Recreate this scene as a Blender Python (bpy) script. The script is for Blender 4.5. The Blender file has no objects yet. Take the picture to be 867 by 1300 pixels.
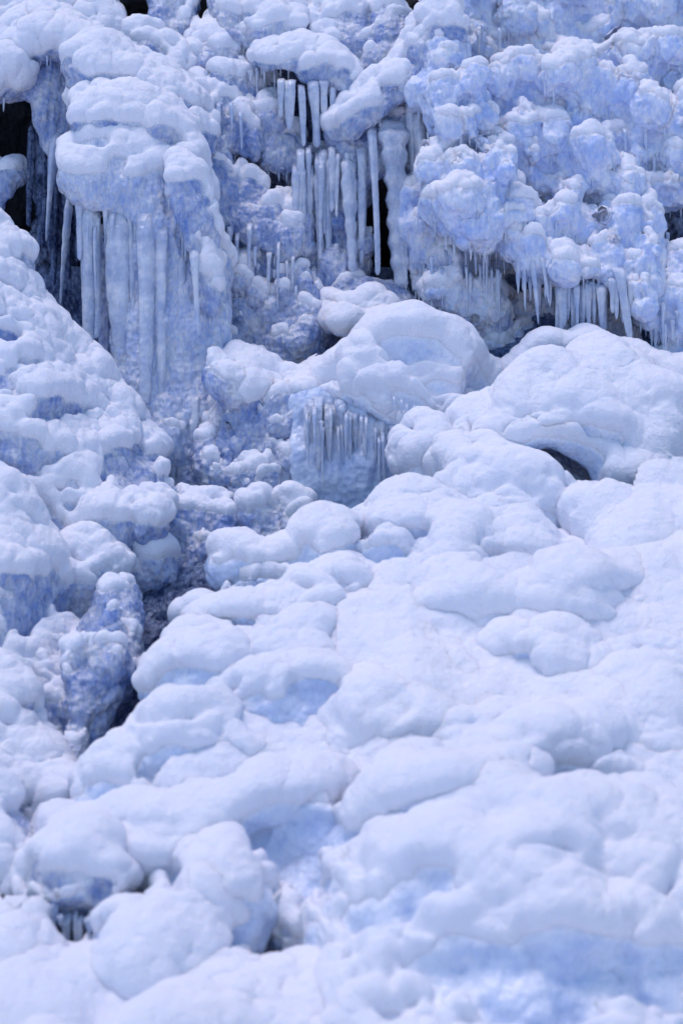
import bpy, math, random
import numpy as np
from mathutils import Vector, Matrix
random.seed(7); RNG = np.random.RandomState(7)
scene = bpy.context.scene
C = scene.collection

# ---------------------------------------------------------------- camera, sky, light
PITCH = math.radians(5.0); LENS = 70.0; K = 36.0/LENS
CAM = np.array([0.0, 0.0, 1.7])
FW = np.array([0.0, math.cos(PITCH), math.sin(PITCH)])
UP = np.array([0.0, -math.sin(PITCH), math.cos(PITCH)])
RT = np.array([1.0, 0.0, 0.0])
cd = bpy.data.cameras.new("camera"); cam = bpy.data.objects.new("camera", cd); C.objects.link(cam)
cam.location = CAM; cam.rotation_euler = (math.radians(90)+PITCH, 0, 0)
cd.sensor_fit = 'VERTICAL'; cd.sensor_height = 36; cd.sensor_width = 24; cd.lens = LENS
cd.clip_start = 0.05; cd.clip_end = 2000
cd.dof.use_dof = True; cd.dof.focus_distance = 12.4; cd.dof.aperture_fstop = 1.2
scene.camera = cam
SUN_EL, SUN_AZ = 76, 238           # azimuth the light comes from, clockwise from +Y
w = bpy.data.worlds.new("World"); scene.world = w; w.use_nodes = True
nt = w.node_tree; bg = nt.nodes['Background']
sky = nt.nodes.new('ShaderNodeTexSky'); sky.sky_type = 'NISHITA'; sky.sun_disc = False
sky.sun_elevation = math.radians(SUN_EL); sky.sun_rotation = math.radians(SUN_AZ)
sky.air_density = 1.0; sky.dust_density = 0.8; sky.ozone_density = 8.0
nt.links.new(sky.outputs[0], bg.inputs[0]); bg.inputs[1].default_value = 0.15
sd = bpy.data.lights.new("sun", 'SUN'); sun = bpy.data.objects.new("sun", sd); C.objects.link(sun)
sd.energy = 1.7; sd.angle = math.radians(24); sd.color = (1.0, 0.84, 0.86)
az, el = math.radians(SUN_AZ), math.radians(SUN_EL)
dirv = Vector((math.sin(az)*math.cos(el), math.cos(az)*math.cos(el), math.sin(el)))
sun.rotation_euler = (-dirv).to_track_quat('-Z', 'Y').to_euler()
scene.view_settings.view_transform = 'Standard'; scene.view_settings.look = 'None'
scene.view_settings.exposure = 0.12; scene.view_settings.gamma = 1.0
scene.cycles.max_bounces = 8; scene.cycles.diffuse_bounces = 4; scene.cycles.transmission_bounces = 5
scene.cycles.use_denoising = True

# ---------------------------------------------------------------- placing helpers
def P(x, y, d):
    s = K*d/1300.0
    return CAM + d*FW + (x-433.5)*s*RT - (y-650)*s*UP
def SC(d): return K*d/1300.0
def dslope(y): return float(np.interp(y, [0, 430, 700, 1000, 1300, 1400], [13.9, 12.4, 10.6, 9.2, 8.0, 7.7]))

# ---------------------------------------------------------------- numpy noise
PERM = RNG.permutation(512).astype(np.int64); PERM = np.concatenate([PERM, PERM, PERM])
JIT = RNG.rand(512, 3); GRD = RNG.normal(size=(512, 3)); GRD /= np.linalg.norm(GRD, axis=1)[:, None]
def hsh(i): return PERM[PERM[PERM[i[..., 0] & 511] + (i[..., 1] & 511)] + (i[..., 2] & 511)]
def perlin(p):
    i = np.floor(p).astype(np.int64); f = p-i; u = f*f*f*(f*(f*6-15)+10); out = 0
    for dx in (0, 1):
        for dy in (0, 1):
            for dz in (0, 1):
                g = GRD[hsh(i+np.array([dx, dy, dz]))]
                v = (g*(f-np.array([dx, dy, dz]))).sum(1)
                wgt = (u[:, 0] if dx else 1-u[:, 0])*(u[:, 1] if dy else 1-u[:, 1])*(u[:, 2] if dz else 1-u[:, 2])
                out = out+v*wgt
    return out*1.6
def fbm(p, n=3):
    o = 0; a = 1.0
    for k in range(n): o = o+a*perlin(p*(2.03**k)+17.3*k); a *= .5
    return o
def worley(p):
    i = np.floor(p).astype(np.int64); f = (p-i).astype(np.float32)
    best = np.full(len(p), 9., np.float32)
    for dx in (-1, 0, 1):
        for dy in (-1, 0, 1):
            for dz in (-1, 0, 1):
                o = np.array([dx, dy, dz])
                q = JIT[hsh(i+o)].astype(np.float32)+o.astype(np.float32)-f
                best = np.minimum(best, (q*q).sum(1))
    return best                                     # squared distance
def knobs(p, size, zs=1.0):
    q = p/np.array([size, size, size*zs]); b = worley(q)
    return np.sqrt(np.clip(1.15-b, 0.02, None))-0.72        # round knobs with creases between

# ---------------------------------------------------------------- materials
def newmat(name):
    m = bpy.data.materials.new(name); m.use_nodes = True
    return m, m.node_tree, m.node_tree.nodes['Principled BSDF']
def tex_noise(t, scale, detail=4, rough=.55, vec=None):
    n = t.nodes.new('ShaderNodeTexNoise'); n.inputs['Scale'].default_value = scale
    n.inputs['Detail'].default_value = detail; n.inputs['Roughness'].default_value = rough
    if vec: t.links.new(vec, n.inputs['Vector'])
    return n
def coords(t, sc=(1, 1, 1)):
    g = t.nodes.new('ShaderNodeNewGeometry'); mp = t.nodes.new('ShaderNodeMapping')
    mp.inputs['Scale'].default_value = sc; t.links.new(g.outputs['Position'], mp.inputs['Vector'])
    return mp.outputs[0]
def ramp(t, src, stops):
    r = t.nodes.new('ShaderNodeValToRGB'); cr = r.color_ramp
    while len(cr.elements) < len(stops): cr.elements.new(.5)
    for e, (p, c) in zip(cr.elements, stops): e.position = p; e.color = (*c, 1)
    t.links.new(src, r.inputs[0]); return r.outputs[0]
def bump(t, b, chain):
    prev = None
    for src, dist, st in chain:
        n = t.nodes.new('ShaderNodeBump'); n.inputs['Distance'].default_value = dist; n.inputs['Strength'].default_value = st
        t.links.new(src, n.inputs['Height'])
        if prev: t.links.new(prev, n.inputs['Normal'])
        prev = n.outputs[0]
    t.links.new(prev, b.inputs['Normal'])
def snow_mat():
    m, t, b = newmat("snow"); v = coords(t)
    n1 = tex_noise(t, 55, 6, .7, v); n2 = tex_noise(t, 17, 5, .6, v); n3 = tex_noise(t, 1.3, 3, .5, v)
    col = ramp(t, n3.outputs[0], [(.3, (.82, .86, .96)), (.7, (.88, .90, .97))])
    t.links.new(col, b.inputs['Base Color'])
    b.inputs['Roughness'].default_value = .75; b.inputs['Specular IOR Level'].default_value = .25
    b.inputs['Subsurface Weight'].default_value = .5; b.inputs['Subsurface Radius'].default_value = (.6, .8, 1.0)
    b.inputs['Subsurface Scale'].default_value = .03
    bump(t, b, [(n2.outputs[0], .035, .7), (n1.outputs[0], .010, .8)])
    return m
def ice_mat(name, c0, c1, trans, rough=.12, streak=(26, 26, 4), bd=.012, sss=.15, con=.0):
    m, t, b = newmat(name); v = coords(t); vs = coords(t, streak)
    n1 = tex_noise(t, 5, 6, .65, v); n2 = tex_noise(t, 1.0, 6, .65, vs)
    vo = t.nodes.new('ShaderNodeTexVoronoi'); vo.inputs['Scale'].default_value = 26; vo.feature = 'SMOOTH_F1'
    vo.inputs['Smoothness'].default_value = .35
    t.links.new(v, vo.inputs['Vector'])
    n4 = tex_noise(t, 75, 4, .7, v)
    n5 = tex_noise(t, 1.0, 5, .7, coords(t, (34, 34, 13))); ad = t.nodes.new('ShaderNodeMath'); ad.operation = 'MULTIPLY_ADD'
    ad.inputs[1].default_value = con; t.links.new(n5.outputs[0], ad.inputs[0])
    sb = t.nodes.new('ShaderNodeMath'); sb.operation = 'MULTIPLY_ADD'; sb.inputs[1].default_value = 1-con; sb.inputs[2].default_value = 0
    t.links.new(n1.outputs[0], sb.inputs[0]); t.links.new(sb.outputs[0], ad.inputs[2])
    fac = ramp(t, ad.outputs[0], [(.40, (0, 0, 0)), (.60, (1, 1, 1))])
    mix = t.nodes.new('ShaderNodeMix'); mix.data_type = 'RGBA'; t.links.new(fac, mix.inputs[0])
    mix.inputs[6].default_value = (*c0, 1); mix.inputs[7].default_value = (*c1, 1)  # pale streaks paint bright highlights into the ice, along with its bubbly white
    at = t.nodes.new('ShaderNodeAttribute'); at.attribute_name = 'dust'       # thin frost next to the snow edge
    g = t.nodes.new('ShaderNodeMath'); g.operation = 'MULTIPLY_ADD'; g.inputs[1].default_value = 1.7
    t.links.new(at.outputs['Fac'], g.inputs[0])
    k = t.nodes.new('ShaderNodeMath'); k.operation = 'MULTIPLY_ADD'; k.inputs[1].default_value = 2.2; k.inputs[2].default_value = -1.75
    t.links.new(n4.outputs[0], k.inputs[0]); t.links.new(k.outputs[0], g.inputs[2]); g.use_clamp = True
    mx = t.nodes.new('ShaderNodeMix'); mx.data_type = 'RGBA'; t.links.new(g.outputs[0], mx.inputs[0])
    t.links.new(mix.outputs[2], mx.inputs[6]); mx.inputs[7].default_value = (.82, .86, .94, 1)
    t.links.new(mx.outputs[2], b.inputs['Base Color'])
    b.inputs['IOR'].default_value = 1.33
    rr = ramp(t, n2.outputs[0], [(.38, (rough,)*3), (.72, (min(1, rough+.3),)*3)]); t.links.new(rr, b.inputs['Roughness'])
    tr = ramp(t, n1.outputs[0], [(.35, (min(1, trans*1.3),)*3), (.65, (trans*.6,)*3)])
    tm = t.nodes.new('ShaderNodeMath'); tm.operation = 'MULTIPLY'; inv = t.nodes.new('ShaderNodeMath'); inv.operation = 'SUBTRACT'; inv.inputs[0].default_value = 1
    t.links.new(g.outputs[0], inv.inputs[1]); t.links.new(tr, tm.inputs[0]); t.links.new(inv.outputs[0], tm.inputs[1])
    t.links.new(tm.outputs[0], b.inputs['Transmission Weight'])
    b.inputs['Specular IOR Level'].default_value = .8
    b.inputs['Subsurface Weight'].default_value = sss; b.inputs['Subsurface Scale'].default_value = .05
    b.inputs['Subsurface Radius'].default_value = (.4, .7, 1.0)
    bump(t, b, [(n2.outputs[0], bd*1.8, .8), (vo.outputs[0], bd*1.6, .9), (n4.outputs[0], bd*.3, .7)])
    return m
M = {}
M['snow'] = snow_mat()
M['frost'] = ice_mat('frosted ice and shaded snow', (.56, .69, .94), (.72, .81, .96), .12, .15, (16, 16, 5), .007, .3)
M['glass'] = ice_mat('glassy ice', (.28, .44, .88), (.86, .91, .99), .30, .04, (30, 30, 7), .016, .2, .45)
M['pale'] = ice_mat('pale flowing ice', (.46, .61, .95), (.86, .91, .99), .16, .05, (34, 34, 4), .014, .2, .6)
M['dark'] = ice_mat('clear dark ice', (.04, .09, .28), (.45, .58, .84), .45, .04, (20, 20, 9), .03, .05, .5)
M['icicle'] = ice_mat('icicle ice', (.60, .73, .97), (.90, .94, .99), .34, .04, (24, 24, 8), .006, .1, .4)
M['rime'] = ice_mat('rime ice', (.46, .60, .93), (.86, .90, .98), .04, .35, (26, 26, 8), .010, .4, .4)
def rock_mat():
    m, t, b = newmat("wet dark rock"); v = coords(t)
    n = tex_noise(t, 3, 7, .65, v); n2 = tex_noise(t, 14, 5, .6, v)
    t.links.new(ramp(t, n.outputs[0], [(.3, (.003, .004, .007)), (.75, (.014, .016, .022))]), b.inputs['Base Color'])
    b.inputs['Roughness'].default_value = .45; b.inputs['Specular IOR Level'].default_value = .3
    bump(t, b, [(n.outputs[0], .15, 1), (n2.outputs[0], .03, .8)])
    return m
M['rock'] = rock_mat()

# ---------------------------------------------------------------- mesh helpers
def ico(sub):
    import bmesh
    bm = bmesh.new(); bmesh.ops.create_icosphere(bm, subdivisions=sub, radius=1)
    v = np.array([x.co[:] for x in bm.verts]); f = np.array([[q.index for q in x.verts] for x in bm.faces]); bm.free()
    return v, f
ICV, ICF = ico(2)
def mesh_np(name, v, f, mat, smooth=True):
    """v (n,3), f (m,k) numpy with one face size"""
    me = bpy.data.meshes.new(name)
    n, k = f.shape
    me.vertices.add(len(v)); me.vertices.foreach_set('co', np.ascontiguousarray(v, dtype=np.float32).ravel())
    me.loops.add(n*k); me.loops.foreach_set('vertex_index', f.astype(np.int32).ravel())
    me.polygons.add(n); me.polygons.foreach_set('loop_start', np.arange(0, n*k, k, dtype=np.int32))
    me.polygons.foreach_set('use_smooth', np.full(n, smooth))
    me.update(calc_edges=True)
    if mat: me.materials.append(mat)
    return me
def link(name, me, parent=None, **props):
    o = bpy.data.objects.new(name, me); C.objects.link(o)
    if parent: o.parent = parent; o.matrix_parent_inverse = Matrix.Translation(-parent.location)
    for k, v in props.items(): o[k] = v
    return o
def empty(name, loc, label, cat, group=None):
    o = bpy.data.objects.new(name, None); C.objects.link(o); o.location = Vector(loc); o.empty_display_size = .1
    o['label'] = label; o['category'] = cat
    if group: o['group'] = group
    o['kind'] = 'thing'
    return o
def compact(v, f):
    u, inv = np.unique(f, return_inverse=True)
    return v[u], inv.reshape(f.shape), u
def remeshed(v, f, voxel, smooth, sub):
    me = mesh_np("tmp", v, f, None); o = bpy.data.objects.new("tmp", me); C.objects.link(o)
    r = o.modifiers.new('r', 'REMESH'); r.mode = 'VOXEL'; r.voxel_size = voxel
    s = o.modifiers.new('s', 'SMOOTH'); s.factor = .5; s.iterations = smooth
    if sub: q = o.modifiers.new('q', 'SUBSURF'); q.levels = sub; q.render_levels = sub
    dg = bpy.context.evaluated_depsgraph_get(); ev = o.evaluated_get(dg); m2 = ev.to_mesh()
    n = len(m2.vertices); V = np.empty(n*3, np.float32); m2.vertices.foreach_get('co', V); V = V.reshape(-1, 3).astype(np.float64)
    k = len(m2.loops); L = np.empty(k, np.int32); m2.loops.foreach_get('vertex_index', L); F = L.reshape(-1, 4)
    ev.to_mesh_clear(); bpy.data.objects.remove(o); bpy.data.meshes.remove(me)
    return V, F
def vnormals(v, f):
    a = v[f[:, 2]]-v[f[:, 0]]; b = v[f[:, 3]]-v[f[:, 1]]; fn = np.cross(a, b); N = np.zeros_like(v)
    for c in range(3):
        for k in range(4): N[:, c] += np.bincount(f[:, k], fn[:, c], len(v))
    return N/(np.linalg.norm(N, axis=1)[:, None]+1e-12)
def relax(x, f, it):
    """average a per-vertex value over neighbours"""
    deg = np.bincount(f.ravel(), minlength=len(x)).astype(float)+1e-9
    for _ in range(it):
        fm = x[f].mean(1)
        if x.ndim == 1: x = np.bincount(f.ravel(), np.repeat(fm, 4), len(x))/deg
        else: x = np.stack([np.bincount(f.ravel(), np.repeat(fm[:, c], 4), len(x))/deg for c in range(x.shape[1])], 1)
    return x
def components(n, f):
    lab = np.arange(n)
    for _ in range(60):
        m = lab[f].min(1); new = lab.copy()
        for k in range(f.shape[1]): np.minimum.at(new, f[:, k], m)
        new = new[new]; new = new[new]
        if (new == lab).all(): break
        lab = new
    return lab
def cull(v, f, margin=1.3):
    """leave out what lies far outside the frame or faces right away from it"""
    c = v[f].mean(1)-CAM; d = c@FW; x = (c@RT)/(d*K/2*(2/3.)); y = (c@UP)/(d*K/2)
    fn = np.cross(v[f[:, 2]]-v[f[:, 0]], v[f[:, 3]]-v[f[:, 1]]); fn /= np.linalg.norm(fn, axis=1)[:, None]+1e-12
    ca = (fn*(-c/np.linalg.norm(c, axis=1)[:, None])).sum(1)
    return (abs(x) < margin) & (abs(y) < margin) & (ca > -.55)
def resample(pts, n):
    pts = np.array([(p[0], p[1], (p[2] if len(p) > 2 else np.nan)) for p in pts], float)
    if len(pts) == 1: return np.repeat(pts, n, 0)
    s = np.r_[0, np.cumsum(np.hypot(*np.diff(pts[:, :2], axis=0).T))]; t = np.linspace(0, s[-1], n)
    return np.stack([np.interp(t, s, pts[:, k]) for k in range(3)], 1)
def lay(crest, foot, r, dc=None, df=None, prof=.8, jit=.12, sink=0, out_=.12):
    """rows of overlapping rounded masses from a crest line down to a foot line; world centres and radii"""
    cl = sum(math.dist(a[:2], b[:2]) for a, b in zip(crest, crest[1:])); n = max(2, int(cl/(r*.55))+1)
    a = resample(crest, n); b = resample(foot, n); out = []
    for i in range(n):
        e = min(1, min(i, n-1-i)/(n*.22+1e-6)); sk = sink*(1-e*e*(3-2*e))
        da = a[i, 2] if a[i, 2] == a[i, 2] else (dc if dc else dslope(a[i, 1])); db = b[i, 2] if b[i, 2] == b[i, 2] else (df if df else dslope(b[i, 1])-out_)
        L = math.dist(a[i, :2], b[i, :2]); m = max(2, int(L/(r*.55))+1)
        for j in range(m):
            s = j/(m-1); dd = da-(da-db)*math.sin(math.pi/2*s)**prof
            x = a[i, 0]+(b[i, 0]-a[i, 0])*s; y = a[i, 1]+(b[i, 1]-a[i, 1])*s
            rr = r*(1+random.uniform(-jit, jit)); y += rr*.9*(1-s)
            R = rr*SC(dd); out.append((P(x, y+sk*18, dd+R*.75+sk), (R, R, R)))
    return out
def blobs_mesh(bl):
    vs = []; fs = []
    for i, (c, r) in enumerate(bl): vs.append(ICV*np.array(r)+c); fs.append(ICF+i*len(ICV))
    return np.concatenate(vs), np.concatenate(fs)

# styles: voxel, smooth, sub, knobs [(size, amp, zstretch)], fbm amp, snow threshold, snow thickness, ice
ST = {
 'slope': dict(rough=0.007, vox=.045, sm=4, sub=2, kn=[(.26, .05, .8), (.11, .026, .8), (.05, .008, .8)], fb=(.5, .13), thr=.16, T=.06, ice='frost', puff=(.055, .012)),
 'slopebig': dict(soft=1, rough=0.006, vox=.05, sm=6, sub=2, kn=[(.50, .05, .8), (.15, .026, .8), (.06, .010, .8)], fb=(.55, .17), thr=.04, T=.07, ice='frost', puff=(.07, .010)),  # frost colour on steep faces also paints the blue of shaded snow
 'ridge': dict(rough=0.011, vox=.05, sm=5, sub=2, kn=[(.20, .05, .9), (.075, .022, .9)], fb=(.4, .08), thr=.12, T=.06, ice='glass', puff=(.05, .012), drip=(10, .09)),
 'ledge': dict(rough=0.01, vox=.05, sm=5, sub=2, kn=[(.17, .05, 1.1), (.07, .02, 1.3)], fb=(.4, .06), thr=.40, T=.05, ice='glass', puff=(.05, .018), drip=(14, .12)),
 'knob': dict(rough=0.01, vox=.036, sm=2, sub=2, kn=[(.15, .06, 1.4), (.06, .022, 1.2)], fb=(.4, .08), thr=.46, T=.035, ice='glass', puff=(.04, .006), drip=(40, .10)),
 'rime': dict(rough=0.017, vox=.045, sm=2, sub=2, kn=[(.26, .045, 1.4), (.10, .022, 2.2), (.045, .012, 3)], fb=(.35, .13), thr=.42, T=.025, ice='rime', puff=(.035, .018), drip=(80, .15)),
 'curtain': dict(rough=0.008, vox=.05, sm=4, sub=2, kn=[(.12, .035, 9), (.05, .014, 7)], fb=(.4, .05), thr=.5, T=.05, ice='glass', puff=(.05, .008)),
 'dark': dict(rough=0.01, vox=.05, sm=3, sub=2, kn=[(.16, .07, .7), (.06, .03, .7)], fb=(.3, .08), thr=.93, T=.02, ice='dark', puff=(.04, .004)),
}
# hollows worn into the mounds, coloured as bare blue ice and, at the right, as shaded snow: centre x, y, half width, half height, depth in metres
CUPS = [(345, 738, 22, 8, .03, .8), (318, 798, 36, 8, .03, .8), (238, 862, 34, 16, .03, 1), (325, 922, 30, 14, .03, .8), (205, 982, 30, 12, .03, .8), (270, 970, 34, 18, .05, 1),
        (478, 690, 36, 26, .12, .6), (525, 690, 34, 22, .10, .3), (645, 718, 48, 14, .08, .5), (470, 800, 34, 30, .10, .4), (565, 795, 34, 18, .08, .35), (668, 848, 28, 22, .12, .45),
        (400, 880, 34, 22, .08, .7), (380, 1060, 66, 50, .10, 1), (225, 1118, 18, 18, .06, .6), (100, 1172, 44, 26, .22, 1.2), (455, 1080, 22, 26, .08, .2),
        (730, 1235, 230, 40, .05, .6), (540, 1260, 60, 50, .05, .3), (735, 585, 40, 26, .08, .5),
        (75, 522, 26, 8, .04, .8), (20, 565, 30, 10, .05, .9), (165, 590, 40, 30, .06, .9), (10, 432, 24, 8, .04, .8), (30, 760, 26, 30, .06, .7), (105, 770, 34, 20, .06, .9), (120, 850, 28, 40, .05, .7),
        (30, 1040, 30, 20, .05, .6), (130, 1130, 20, 14, .05, .5), (590, 610, 40, 24, .05, .25), (780, 760, 60, 16, .06, .15), (620, 940, 70, 14, .05, .1), (500, 900, 30, 18, .06, .15),
        (760, 560, 30, 20, .05, .1), (560, 1120, 30, 22, .06, .15), (690, 1090, 40, 16, .04, .1), (840, 840, 40, 14, .05, .1), (200, 1060, 40, 14, .05, .1)]
def carve(v, f):
    c = v-CAM; d = c@FW; s = K*d/1300; x = (c@RT)/s+433.5; y = 650-(c@UP)/s
    rx0 = 1.2; q0 = perlin(v/.16)*.6+perlin(v/.06)*.25; m = np.zeros(len(v)); push = np.zeros(len(v))
    for cx, cy, rx, ry, dep, bare in CUPS:
        q = 1-((x-cx)/(rx*rx0))**2-((y-cy)/np.where(y > cy, ry*2.2, ry))**2+q0; q = np.clip(q, 0, 1); q = q*q*(3-2*q)
        m = np.maximum(m, q*bare); push = np.maximum(push, q*dep*.75)
    push = relax(push, f, 2)
    return v+push[:, None]*(FW*.9-np.array([0, 0, .35])), m
# ---------------------------------------------------------------- icicles
def icicle_mesh(top, tip, w, sides=12, rings=36, blunt=.12, wob=.02, rib=.035, seed=0, flute=.12):
    rs = np.random.RandomState(seed); top = np.array(top); tip = np.array(tip); L = np.linalg.norm(tip-top)
    t = np.linspace(0, 1, rings); th = np.linspace(0, 2*np.pi, sides, endpoint=False)
    r = w/2*(blunt+(1-blunt)*(1-t)**.75)*(1+.25*np.exp(-t*L/(w*.9+1e-6)))*np.clip(t*L/(w*.6+1e-6)+.3, 0, 1)
    r = r*(1+rib*np.sin(t*L/.022+rs.rand()*6)*rs.uniform(.5, 1.3, rings)+.12*np.sin(t*rs.uniform(5, 11)+rs.rand()*6))
    r[-1] *= .25
    ph = rs.rand(4)*6
    cx = wob*L*(np.sin(t*3+ph[0])-np.sin(ph[0]))*.5; cy = wob*L*(np.sin(t*4+ph[1])-np.sin(ph[1]))*.5
    ax = top[None]+(tip-top)[None]*t[:, None]; ax[:, 0] += cx; ax[:, 1] += cy+min(.30, .5*L)*np.clip(1-t/.25, 0, 1)**2
    fl = 1+flute*np.cos(3*th[None]+ph[2]+t[:, None]*1.5)+flute*.7*np.cos(5*th[None]+ph[3]-t[:, None])
    rr = r[:, None]*fl
    v = np.stack([ax[:, 0:1]+rr*np.cos(th), ax[:, 1:2]+rr*np.sin(th), np.repeat(ax[:, 2:3], sides, 1)], 2).reshape(-1, 3)
    i = np.arange(rings-1)[:, None]*sides; j = np.arange(sides)[None]; j2 = (j+1) % sides
    f = np.stack([i+j, i+sides+j, i+sides+j2, i+j2], 2).reshape(-1, 4)
    return v, f
SEED = [100]
def icicle(x0, y0, x1, y1, w, d, parent=None, name='icicle', mat='icicle', d1=None, **kw):
    SEED[0] += 1; sc = SC(d); L = math.dist((x0, y0), (x1, y1))
    kw.setdefault('rings', int(max(8, min(90, L/3)))); kw.setdefault('sides', 14 if w > 9 else 7)
    v, f = icicle_mesh(P(x0, y0, d), P(x1, y1, d1 or d), w*sc, seed=SEED[0], **kw)
    return link(name, mesh_np(name, v, f, M[mat]), parent)
def big_icicle(x0, y0, x1, y1, w, d, label, **kw):
    o = icicle(x0, y0, x1, y1, w, d, **kw); o['label'] = label; o['category'] = 'icicle'; o['group'] = 'long icicles of the frozen fall'
    return o
def fringe(parent, line, n, lmin, lmax, wmin, wmax, d, jy=4, **kw):
    pts = resample(line, 60)
    for k in range(n):
        q = pts[int((k+random.random())/n*59)]; L = random.uniform(lmin, lmax)*random.uniform(.6, 1)
        icicle(q[0], q[1]+random.uniform(-jy, jy), q[0]+random.uniform(-.02, .02)*L, q[1]+L, random.uniform(wmin, wmax), d+random.uniform(-.04, .04), parent, **kw)

STAT = []
def mass(name, label, cat, bl, style, group=None, **kw):
    s = dict(ST[style]); s.update(kw)
    v, f = blobs_mesh(bl); v, f = remeshed(v, f, s['vox'], s['sm'], s['sub'])
    v0 = v.copy(); v = v+0
    keep = cull(v, f); v, f, u = compact(v, f[keep])
    n = vnormals(v, f)
    fs, fa = s['fb']; v = v+n*(fbm(v/fs+3.1, 2)*fa)[:, None]
    vary = np.clip(.75+perlin(v/.7+41)*1.5, .15, 1.7)
    for q, (sz, am, zs) in enumerate(s['kn']):
        n = vnormals(v, f); am = am*(1 if q == 0 else vary[:, None])
        v = v+n*(knobs(v+.25*sz*np.stack([perlin(v/sz*.7), perlin(v/sz*.7+9), perlin(v/sz*.7+31)], 1), sz, zs)*1.6)[:, None]*am
    n = vnormals(v, f); v = v+n*(fbm(v/np.array([.075, .075, .11]), 3)*s['rough']*1.3)[:, None]
    v, cupm = carve(v, f)
    n = vnormals(v, f)
    root = empty(name, v[v[:, 2].argmin()] if len(v) else (0, 0, 0), label, cat, group)
    # snow lies where the surface looks up
    nz = relax(n[:, 2], f, 6); ns = relax(n, f, 6)
    patch = perlin(v/.16)*.22+perlin(v/.5+7)*.28
    c = np.clip((nz-s['thr']+patch)/.38, -1, 1)-2.2*cupm
    c = np.clip(c, -1, 1)
    c = relax(c, f, 2)
    prof = np.where(c > 0, np.sqrt(1-(1-np.clip(c, 0, 1))**2), 0)
    if s.get('soft'): prof = np.clip(c, 0, 1)**.8
    ps, pa = s['puff']
    t = s['T']*prof+np.where(c > 0, prof*(knobs(v, ps*1.6, .9)*pa*1.6+perlin(v/.03)*.0025), 0)-np.where(c <= 0, .012-.03*c, 0)
    dirn = ns*.75+np.array([0, 0, .55])
    sv = v+dirn*t[:, None]
    sf = f[(c[f] > 0).any(1)]; icef = f[(c[f] < .55).any(1)]
    if len(icef):
        iv, jf, u = compact(v, icef); me = mesh_np('ice_body', iv, jf, M[s['ice']])
        at = me.attributes.new('dust', 'FLOAT', 'POINT'); at.data.foreach_set('value', (np.clip(1.05+c[u]*.75, 0, 1) if s.get('soft') else np.clip(1+c[u]*1.5, 0, 1)).astype(np.float32))
        link('ice_body', me, root)
        STAT.append(len(jf))
    if len(sf):
        sv, jf, _ = compact(sv, sf); STAT.append(len(jf))
        lab = components(len(sv), jf); fl = lab[jf[:, 0]]; ids, cnt = np.unique(fl, return_counts=True)
        order = ids[np.argsort(-cnt)]; cn = dict(zip(ids, cnt)); small = []
        for q, i in enumerate(order):
            if cn[i] > 260 and q < 60:
                a, b, _ = compact(sv, jf[fl == i]); link('snow_cap', mesh_np('snow_cap', a, b, M['snow']), root)
            else: small.append(i)
        if small:
            a, b, _ = compact(sv, jf[np.isin(fl, small)]); link('snow_crumbs', mesh_np('snow_crumbs', a, b, M['snow']), root, kind='stuff')
    if s.get('drip'):                                   # small icicles where the underside overhangs
        cnt, lmax = s['drip']; dv = v-CAM; dist = dv@FW; px = (dv@RT)/(K*dist/1300)+433.5; py = 650-(dv@UP)/(K*dist/1300)
        ok = (nz < -.30) & ((n*(-dv/np.linalg.norm(dv, axis=1)[:, None])).sum(1) > .12) & (px > 0) & (px < 867) & (py > 0) & (py < 700)
        cand = np.flatnonzero(ok); used = []; bits = []
        if len(cand):
            np.random.RandomState(len(cand)).shuffle(cand)
            for i in cand:
                if len(used) >= cnt: break
                if any((px[i]-a)**2 < 16 and abs(py[i]-b) < 40 for a, b in used): continue
                used.append((px[i], py[i])); L = lmax*random.uniform(.25, 1)**1.5; wd = L*random.uniform(.10, .17)+.006
                SEED[0] += 1; top = v[i]+np.array([0, .02, .025]); iv, jf = icicle_mesh(top, top-np.array([random.uniform(-.02, .02)*L, 0, L]), wd, 7, 10, .12, seed=SEED[0])
                if L/SC(dist[i]) > 11: link('icicle', mesh_np('icicle', iv, jf, M['icicle']), root)
                else: bits.append((iv, jf))
            if bits:
                off = np.cumsum([0]+[len(b[0]) for b in bits]); link('icicle_fringe', mesh_np('icicle_fringe', np.concatenate([b[0] for b in bits]), np.concatenate([b[1]+k for b, k in zip(bits, off)]), M['icicle']), root, kind='stuff')
    return root
def hump(name, label, cat, crest, foot, r, style, dc=None, df=None, prof=.8, group=None, extra=(), sink=None, **kw):
    bl = lay(crest, foot, r, dc, df, prof, sink=(.22 if style.startswith('slope') else 0) if sink is None else sink, out_=.03 if style == 'slopebig' else .12)
    for e in extra: bl += e if isinstance(e, list) else [e]
    return mass(name, label, cat, bl, style, group, **kw)
def scatter(poly, n, r0, r1, d0, d1, zs=1.0):
    """rounded knobs spread inside an outline; depth runs from d0 (top) to d1 (bottom)"""
    xs = [p[0] for p in poly]; ys = [p[1] for p in poly]; out = []; pts = []
    tries = 0
    while len(out) < n and tries < n*30:
        tries += 1
        x = random.uniform(min(xs), max(xs)); y = random.uniform(min(ys), max(ys)); ins = False
        for (xa, ya), (xb, yb) in zip(poly, poly[1:]+poly[:1]):
            if (ya > y) != (yb > y) and x < (xb-xa)*(y-ya)/(yb-ya)+xa: ins = not ins
        if not ins: continue
        r = random.uniform(r0, r1)
        if any(math.hypot(x-a, (y-b)/zs) < (r+c)*.72 for a, b, c in pts): continue
        pts.append((x, y, r)); s = (y-min(ys))/(max(ys)-min(ys)+1e-6); d = d0+(d1-d0)*s+random.uniform(-.04, .04)
        R = r*SC(d); out.append((P(x, y, d), (R, R, R*zs)))
        if random.random() < .6: out.append((P(x+random.uniform(-3, 3), y+r*1.2, d+R*.5), (R*.7, R*.7, R*1.5*zs)))
    return out
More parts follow.
